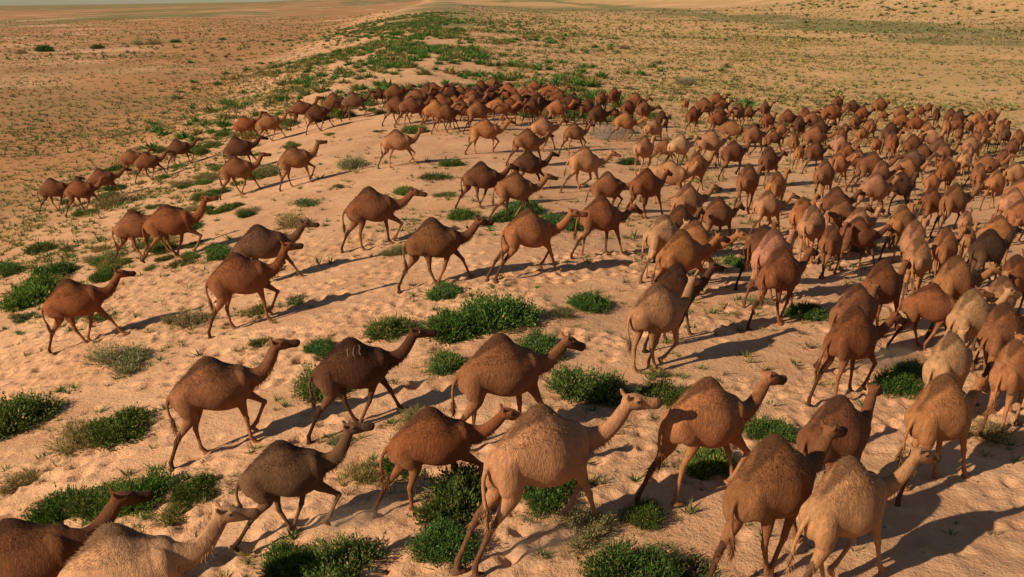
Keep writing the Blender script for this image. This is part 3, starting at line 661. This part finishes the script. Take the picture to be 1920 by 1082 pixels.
SH = [
 (62, 545, 52, 'g', 'large dense green shrub at the left edge'), (76, 462, 27, 'g', 'small round green shrub above the large left edge one'), (132, 462, 18, 'l', 'tiny green shrub right of the small round one at far left'),
 (192, 482, 28, 'o', 'olive shrub below the tail of the far left brown camel'), (108, 505, 36, 'g', 'green shrub touching the top of the large left edge one'), (22, 502, 26, 'g', 'green shrub in the left edge cluster, leftmost'),
 (46, 590, 24, 'l', 'low green shrub below the large left edge one'), (34, 775, 62, 'g', 'wide green shrub cut off by the left edge, lower down'), (150, 812, 50, 'o', 'olive half of the big shrub pair at lower left'),
 (235, 785, 56, 'g', 'green half of the big shrub pair at lower left'), (35, 895, 36, 'o', 'sparse olive shrub at the left edge near the bottom'), (115, 940, 58, 'g', 'dark green shrub behind the dark camel in the lower left corner'),
 (190, 935, 46, 'g', 'green shrub between the two lower left corner camels'), (262, 925, 46, 'g', 'green shrub just behind the back of the pale tan corner camel'), (372, 905, 42, 'g', 'low green shrub left of the dark grey-brown camel'),
 (238, 668, 52, 'o', 'dry olive shrub below the lone red-brown camel at left'), (352, 590, 44, 'o', 'dry olive shrub left of the red-brown camel with lifted foreleg'), (598, 722, 46, 'g', 'green shrub left of the very dark camel'),
 (602, 650, 26, 'g', 'small green shrub under the head of the brown camel left of centre'), (486, 638, 20, 'l', 'tiny green shrub behind the neck of the brown camel left of centre'), (736, 612, 40, 'g', 'left lobe of the big green bush line at centre'),
 (838, 600, 68, 'g', 'largest bush of the green line at centre'), (940, 585, 62, 'g', 'right bush of the green line at centre'), (1010, 650, 44, 'g', 'green bush behind the neck of the big brown camel'),
 (832, 680, 38, 'g', 'green shrub below the line of big bushes'), (1105, 715, 66, 'g', 'wide dark green bush under the head of the big brown camel'), (1102, 560, 38, 'g', 'green shrub alone right of the big bush line'),
 (1052, 582, 26, 'o', 'small olive shrub right of the big bush line'), (1245, 738, 40, 'g', 'green shrub below the tan woolly camel'), (828, 545, 34, 'g', 'green shrub above the big bush line'),
 (850, 925, 70, 'g', 'big green bush under the small red-brown camel'), (738, 870, 36, 'g', 'green shrub in the shade behind the small red-brown camel'), (838, 1012, 50, 'g', 'green shrub behind the tail of the large pale camel, near the bottom'),
 (640, 1050, 64, 'g', 'big dark green bush at the bottom edge'), (535, 1040, 48, 'g', 'dark bush at the bottom edge beside the pale corner camel'), (1185, 1066, 66, 'g', 'green bush cut by the bottom edge right of centre'),
 (1100, 985, 58, 'o', 'olive shrub in front of the large pale camel'), (1212, 962, 34, 'g', 'small green shrub near the hind foot of the orange-tan camel'), (1030, 915, 50, 'g', 'green bush under the belly of the large pale camel'),
 (1320, 865, 48, 'g', 'green bush under the orange-tan camel'), (1440, 805, 36, 'g', 'green bush in front of the orange-tan camel'), (1522, 580, 36, 'g', 'green shrub behind the dark red-brown camel at right'),
 (1682, 722, 34, 'g', 'green shrub below the cream camels'), (1855, 800, 40, 'o', 'olive shrub under the head of the reddish tan right camel'), (1382, 490, 22, 'g', 'small green shrub right of the dark hidden camel'),
 (1300, 1060, 40, 'l', 'low green shrub at the bottom edge under the brown rear-view camel'), (985, 385, 34, 'g', 'green bush behind the orange-brown central camel'), (872, 402, 26, 'g', 'green shrub left of the orange-brown central camel'),
 (1060, 415, 34, 'g', 'green shrub between the two central camels'), (812, 326, 26, 'l', 'low green shrub below the pale tan lone camel'), (846, 304, 18, 'g', 'small dark green shrub right of the pale tan lone camel'),
 (838, 360, 22, 'l', 'low green shrub left of the dark central camels'), (575, 374, 26, 'l', 'low green shrub right of the raised-head red camel'), (692, 880, 38, 'o', 'olive shrub right of the dark grey-brown camel'),
 (640, 820, 24, 'l', 'small green shrub at the hind foot of the very dark camel'), (486, 578, 26, 'l', 'low green shrub below the red-brown camel with lifted foreleg'), (545, 560, 26, 'l', 'low green shrub right of the forelegs of the red-brown camel'),
 (660, 306, 26, 'y', 'grey-green shrub left of the pale tan lone camel'), (220, 376, 32, 'y', 'grey-green shrub above the far left brown camel'), (545, 412, 32, 'y', 'grey-olive shrub behind the outstretched grey-brown neck'),
 (500, 318, 28, 'y', 'grey-green shrub between the two left slope camels'), (1286, 150, 28, 'y', 'dark grey-green shrub alone beyond the herd'), (775, 240, 24, 'g', 'green shrub behind the pale tan lone camel'),
 (712, 242, 14, 'l', 'tiny green shrub at the feet of the striding brown camel'), (620, 248, 14, 'l', 'tiny green shrub below the dark left slope camels'), (380, 282, 20, 'g', 'green shrub ahead of the left slope file'),
 (760, 355, 22, 'g', 'green shrub behind the low-necked dark brown camel'), (1130, 345, 20, 'l', 'low green shrub above the red-brown camel at centre right'), (1180, 300, 22, 'g', 'green shrub at the feet of the tan camel with pale legs'),
 (940, 405, 26, 'g', 'green shrub beside the head of the dark brown camel'), (330, 955, 34, 'l', 'low dark shrub in the shade right of the lower left corner camels'), (1700, 690, 30, 'g', 'green shrub in shade between the cream camel and the bare sand'),
 (150, 590, 20, 'l', 'low green shrub under the belly of the lone red-brown camel'), (190, 590, 26, 'l', 'low green shrub between the legs of the lone red-brown camel'), (640, 345, 14, 'l', 'tiny green tuft below the brown camel with raised foreleg'),
 (740, 470, 22, 'o', 'olive shrub under the striding dark brown camel'), (780, 780, 44, 'o', 'olive shrub behind the back of the small red-brown camel'), (1240, 700, 20, 'l', 'low shrub at the front feet of the tan woolly camel'),
 (1600, 455, 34, 'y', 'dry grey shrub in front of the close tan pair'), (1420, 560, 20, 'o', 'dry olive shrub under the shaggy dark red camel'), (1040, 190, 16, 'y', 'dry shrub beside the far centre crowd'),
 (80, 90, 17, 'g', 'dark round bush far out on the left plain near the left edge'), (42, 97, 9, 'y', 'small grey bush left of the dark round bush on the far left plain'), (258, 79, 14, 'y', 'grey bush, left one of the pair far out on the left plain'),
 (288, 78, 15, 'y', 'grey bush, right one of the pair far out on the left plain'), (330, 77, 9, 'g', 'small green bush right of the far grey pair'), (418, 72, 8, 'g', 'tiny dark bush alone far out on the left plain'), (180, 87, 12, 'g', 'low green bush between the dark round bush and the grey pair'),
 (516, 140, 13, 'y', 'greyish bush at the foot of the left dune slope'), (1170, 88, 12, 'y', 'grey bush on the right plain beyond the herd'), (1090, 62, 10, 'y', 'tiny grey bush farther out on the right plain'),
]
for px, py, r_, k, lb in SH: shrub(px, py, r_, k, lb)
# green clumps along the crest beyond the herd: the nearest as shrubs of their own
rs = np.random.RandomState(11); spots = []; slope = []
while len(spots) < 2300 or len(slope) < 85:
    y = 34+rs.rand()**1.5*420; u = rs.normal(4, 13)*(1+max(0, y-90)/400)
    x = crest_x(y)+u
    if abs(x/y) > .6: continue
    d = .35+fbm(N3, x/14, y/20, 2)
    if y > 72:
        if len(spots) < 2300 and d > rs.rand()*.75 and (u < (18 if y < 130 else 11) or rs.rand() < .3): spots.append((y, x, u))
    elif -26 < u < -9 and d > .4 and len(slope) < 85: slope.append((y, x, u))
spots.sort()
for k, (y, x, u) in enumerate(slope+spots[:130]):
    kind = 'g' if rs.rand() < .6 else 'l' if rs.rand() < .5 else 'o'
    o = add('desert_shrub', KIND[kind][k % len(KIND[kind])]); r = rs.uniform(.45, 1.1)*(1 if y > 72 else .8)
    o.location = (x, y, float(hgt(x, y))-.02); o.scale = (r, r, r*rs.uniform(.7, 1)); o.rotation_euler = (0, 0, rs.rand()*6.28)
    v = rs.uniform(.8, 1.3); o.color = (v*rs.uniform(.9, 1.5), v, v, 1)
    o['category'] = 'shrub'; kn = {'g': 'small dense green shrub', 'l': 'low sparse green shrub', 'o': 'small olive shrub'}[kind]
    if y < 72: o['label'] = kn+' on the left slope beyond the near camels'; o['group'] = 'shrubs on the left slope, '+kn
    else: o['label'] = kn+' on the overgrown dune crest behind the herd'; o['group'] = 'shrubs on the dune crest, '+kn
def tufts(name, pts, size, k, tint, seed, wide, label, flat=.6):
    """many small plants in one mesh, k blades each"""
    rs = np.random.RandomState(seed); n = len(pts); pts = np.repeat(pts, k, 0); sz = np.repeat(size, k); m = len(pts)
    th = rs.uniform(0, 6.28, m); e = rs.uniform(.15, 1.4, m)
    d = np.stack([np.cos(th)*np.cos(e), np.sin(th)*np.cos(e), np.sin(e)*flat+.08], -1)
    root = pts+d*np.array([.45, .45, .1])*sz[:, None]*rs.uniform(0, 1, (m, 1))
    s = np.stack([-np.sin(th+rs.normal(0, .6, m)), np.cos(th), rs.normal(0, .2, m)], -1)
    w_ = (wide*sz*rs.uniform(.6, 1.4, m))[:, None]
    v = np.stack([root-s*w_, root+s*w_, root+d*(sz*rs.uniform(.6, 1.2, m))[:, None]], 1).reshape(-1, 3)
    c = np.repeat(np.repeat(tint, k, 0)*rs.uniform(.7, 1.3, (m, 1)), 3, 0); c = np.concatenate([c, np.ones((len(c), 1))], 1)
    o = add(name, mesh_np(name, v, np.arange(len(v)).reshape(-1, 3), M_LEAF, False, {'tint': ('FLOAT_COLOR', c)}))
    o['kind'] = 'stuff'; o['label'] = label; o['category'] = 'ground cover'
def place(xy): return np.stack([xy[:, 0], xy[:, 1], hgt(xy[:, 0], xy[:, 1])-.01], -1)
G_, O_, Y_, B_ = np.array([.06, .115, .025]), np.array([.17, .165, .055]), np.array([.34, .25, .095]), np.array([.16, .115, .06])
# the rest of the crest shrubs
P = np.array([(x, y) for y, x, u in spots[130:]]); q = rs.rand(len(P), 1)
tufts('crest_shrubs', place(P), rs.uniform(.5, 1.4, len(P)), 60, np.where(q < .55, G_*1.45, np.where(q < .85, O_*1.1, Y_*.9)), 21, .12, 'mass of green shrubs along the far dune crest')
# low creepers on the near sand
n = 9000; P = np.stack([rs.uniform(-22, 22, n), 9+rs.rand(n)**1.3*55], -1); d = fbm(N2, P[:, 0]/3, P[:, 1]/3, 3); P = P[d > rs.uniform(-.25, .35, n)]
q = rs.rand(len(P), 1); tufts('sand_creepers', place(P), (.04+.3*rs.rand(len(P))**2.2), 20, np.where(q < .3, G_*1.2, np.where(q < .6, O_, np.where(q < .8, Y_, B_))), 22, .06, 'small green creeping plants dotted over the near sand', .5)
# plains: dry tufts, thinning with distance
def plain(n, y0, y1, side, pw):
    y = y0+(y1-y0)*rs.rand(n)**pw; span = .62*y+6
    x = rs.uniform(-1, 1, n)*span; u = x-crest_x(y); wd = 1+np.clip((y-90)/600, 0, 1.2)
    dens = fbm(N1, x/18, y/30, 3)+.6*fbm(N5, x/70, y/110, 2)
    ok = ((u/wd < -13) if side < 0 else (u/wd > 9))&(dens > rs.uniform(-.95, .35, n)); return np.stack([x, y], -1)[ok]
for i, (n, y0, y1, s0, s1, k, wd) in enumerate(((15000, 34, 110, .12, .42, 9, .10), (34000, 90, 280, .25, .8, 6, .16), (26000, 250, 900, .5, 1.5, 4, .3))):
    P = plain(int(n*.7), y0, y1, -1, 1.1); q = rs.rand(len(P), 1)
    tufts('left_scrub', place(P), rs.uniform(s0, s1, len(P)), k, np.where(q < .35, O_*1.1, np.where(q < .75, Y_*.8, np.where(q < .95, B_*1.3, G_))), 30+i, wd, 'sparse dry scrub dotted over the reddish left plain', .5)
    P = plain(n, max(y0, 62), y1, 1, 1.1); q = rs.rand(len(P), 1)
    tufts('right_scrub', place(P), rs.uniform(s0, s1, len(P)), k, np.where(q < .4, O_*1.05, np.where(q < .8, Y_, np.where(q < .93, B_, G_))), 40+i, wd, 'yellowish dry grass tufts covering the right plain', .5)
# grass under the right side of the herd
n = 5000; P = np.stack([rs.uniform(4, 60, n), rs.uniform(24, 90, n)], -1); d = fbm(N2, P[:, 0]/5, P[:, 1]/5, 3); P = P[d > rs.uniform(-.1, .4, n)]; q = rs.rand(len(P), 1)
tufts('herd_grass', place(P), rs.uniform(.15, .45, len(P)), 16, np.where(q < .35, O_, np.where(q < .85, Y_, G_)), 51, .05, 'trampled dry grass between the camels on the right', .6)
# olive belt at the foot of the left slope
n = 9000; y = 38+rs.rand(n)**1.2*170; u = -13-abs(rs.normal(0, 13, n)); P = np.stack([u*(1+np.clip((y-90)/600, 0, 1))+crest_x(y), y], -1); P = P[fbm(N3, P[:, 0]/9, P[:, 1]/9, 2) > rs.uniform(-.5, .3, n)]; q = rs.rand(len(P), 1)
tufts('slope_scrub', place(P), rs.uniform(.2, .55, len(P)), 12, np.where(q < .55, O_, np.where(q < .85, Y_, G_)), 61, .09, 'olive scrub in a belt at the foot of the left slope', .5)
# shrubs dotted over the pale dune at the upper right
n = 500; P = np.stack([rs.normal(300, 60, n), rs.uniform(300, 900, n)], -1); q = rs.rand(len(P), 1)
tufts('dune_scrub', place(P), rs.uniform(1.2, 2.6, n), 40, np.where(q < .6, G_*1.2, O_), 62, .12, 'dark shrubs dotted over the pale dune at upper right', .6)
# grass and dry tufts over the crest, and around the near shrubs
n = 6000; y = 30+rs.rand(n)**1.3*260; u = rs.normal(0, 15, n)*(1+np.clip((y-90)/400, 0, 2)); P = np.stack([u+crest_x(y), y], -1); P = P[fbm(N2, P[:, 0]/7, P[:, 1]/7, 3) > rs.uniform(-.35, .35, n)+.25*(y < 68)]; q = rs.rand(len(P), 1)
tufts('crest_grass', place(P), rs.uniform(.12, .5, len(P)), 12, np.where(q < .4, O_, np.where(q < .8, Y_, G_*1.2)), 71, .07, 'dry and olive grass tufts on the dune crest', .6)
P = []
for px, py, r_, k, lb in SH:
    if py < 300: continue
    p = drop(px, py+r_*.35); rr = r_*math.hypot(p.length, 0)/FPX*1.2
    for _ in range(14):
        a = rs.rand()*6.28; d = rr*rs.uniform(.7, 1.9); P.append((p.x+math.cos(a)*d, p.y+math.sin(a)*d))
P = np.array(P); q = rs.rand(len(P), 1)
tufts('shrub_side_grass', place(P), .06+.22*rs.rand(len(P)), 24, np.where(q < .45, O_, np.where(q < .75, Y_, G_*1.2)), 72, .045, 'fine low grass around the near shrubs', .7)
# droppings and clods on the trodden sand
n = 3600; P = np.stack([rs.uniform(-18, 20, n), 9+rs.rand(n)**1.2*40], -1); P = P[fbm(N4, P[:, 0]/2.2, P[:, 1]/2.2, 2) > rs.uniform(-.2, .35, n)]; c = place(P); n = len(c)
r_ = (.018+.045*rs.rand(n)**3)[:, None, None]; oc = np.array([(1, 0, 0), (-1, 0, 0), (0, 1, 0), (0, -1, 0), (0, 0, .75), (0, 0, -.6)])
v = (c[:, None, :]+(oc[None]+rs.normal(0, .18, (n, 6, 3)))*r_).reshape(-1, 3)
f = np.array([(0, 2, 4), (2, 1, 4), (1, 3, 4), (3, 0, 4), (2, 0, 5), (1, 2, 5), (3, 1, 5), (0, 3, 5)]); f = (f[None]+np.arange(n)[:, None, None]*6).reshape(-1, 3)
q = np.repeat(rs.rand(n, 1), 6, 0); cc = np.where(q < .5, np.array([.09, .05, .025]), np.array([.36, .18, .08]))
o = add('droppings_and_clods', mesh_np('droppings_and_clods', v, f, M_LEAF, True, {'tint': ('FLOAT_COLOR', np.concatenate([cc, np.ones((len(cc), 1))], 1))}))
o['kind'] = 'stuff'; o['label'] = 'scattered droppings and clods of sand on the trodden ground'; o['category'] = 'ground cover'
# dust kicked up by the nearest feet
M_DUST = dust_material()
import bmesh
b = bmesh.new(); bmesh.ops.create_icosphere(b, subdivisions=3, radius=1); dm = bpy.data.meshes.new('dust'); b.to_mesh(dm); b.free(); dm.materials.append(M_DUST)
for px, py, rx, rz, lb in ((660, 985, 1.1, .32, 'faint dust behind the feet of the dark grey-brown camel'), (1010, 1035, .95, .34, 'faint dust at the hind feet of the large pale camel'), (1150, 262, 2.4, .8, 'thin dust between camels at far centre right'), (1660, 690, 1.3, .4, 'thin dust beside the dark red-brown camel at right')):
    p = drop(px, py); o = add('dust_cloud', dm, kind='stuff', label=lb); o.location = p+Vector((0, 0, rz*.55)); o.scale = (rx, rx*.75, rz); o.rotation_euler = (0, 0, R(30))
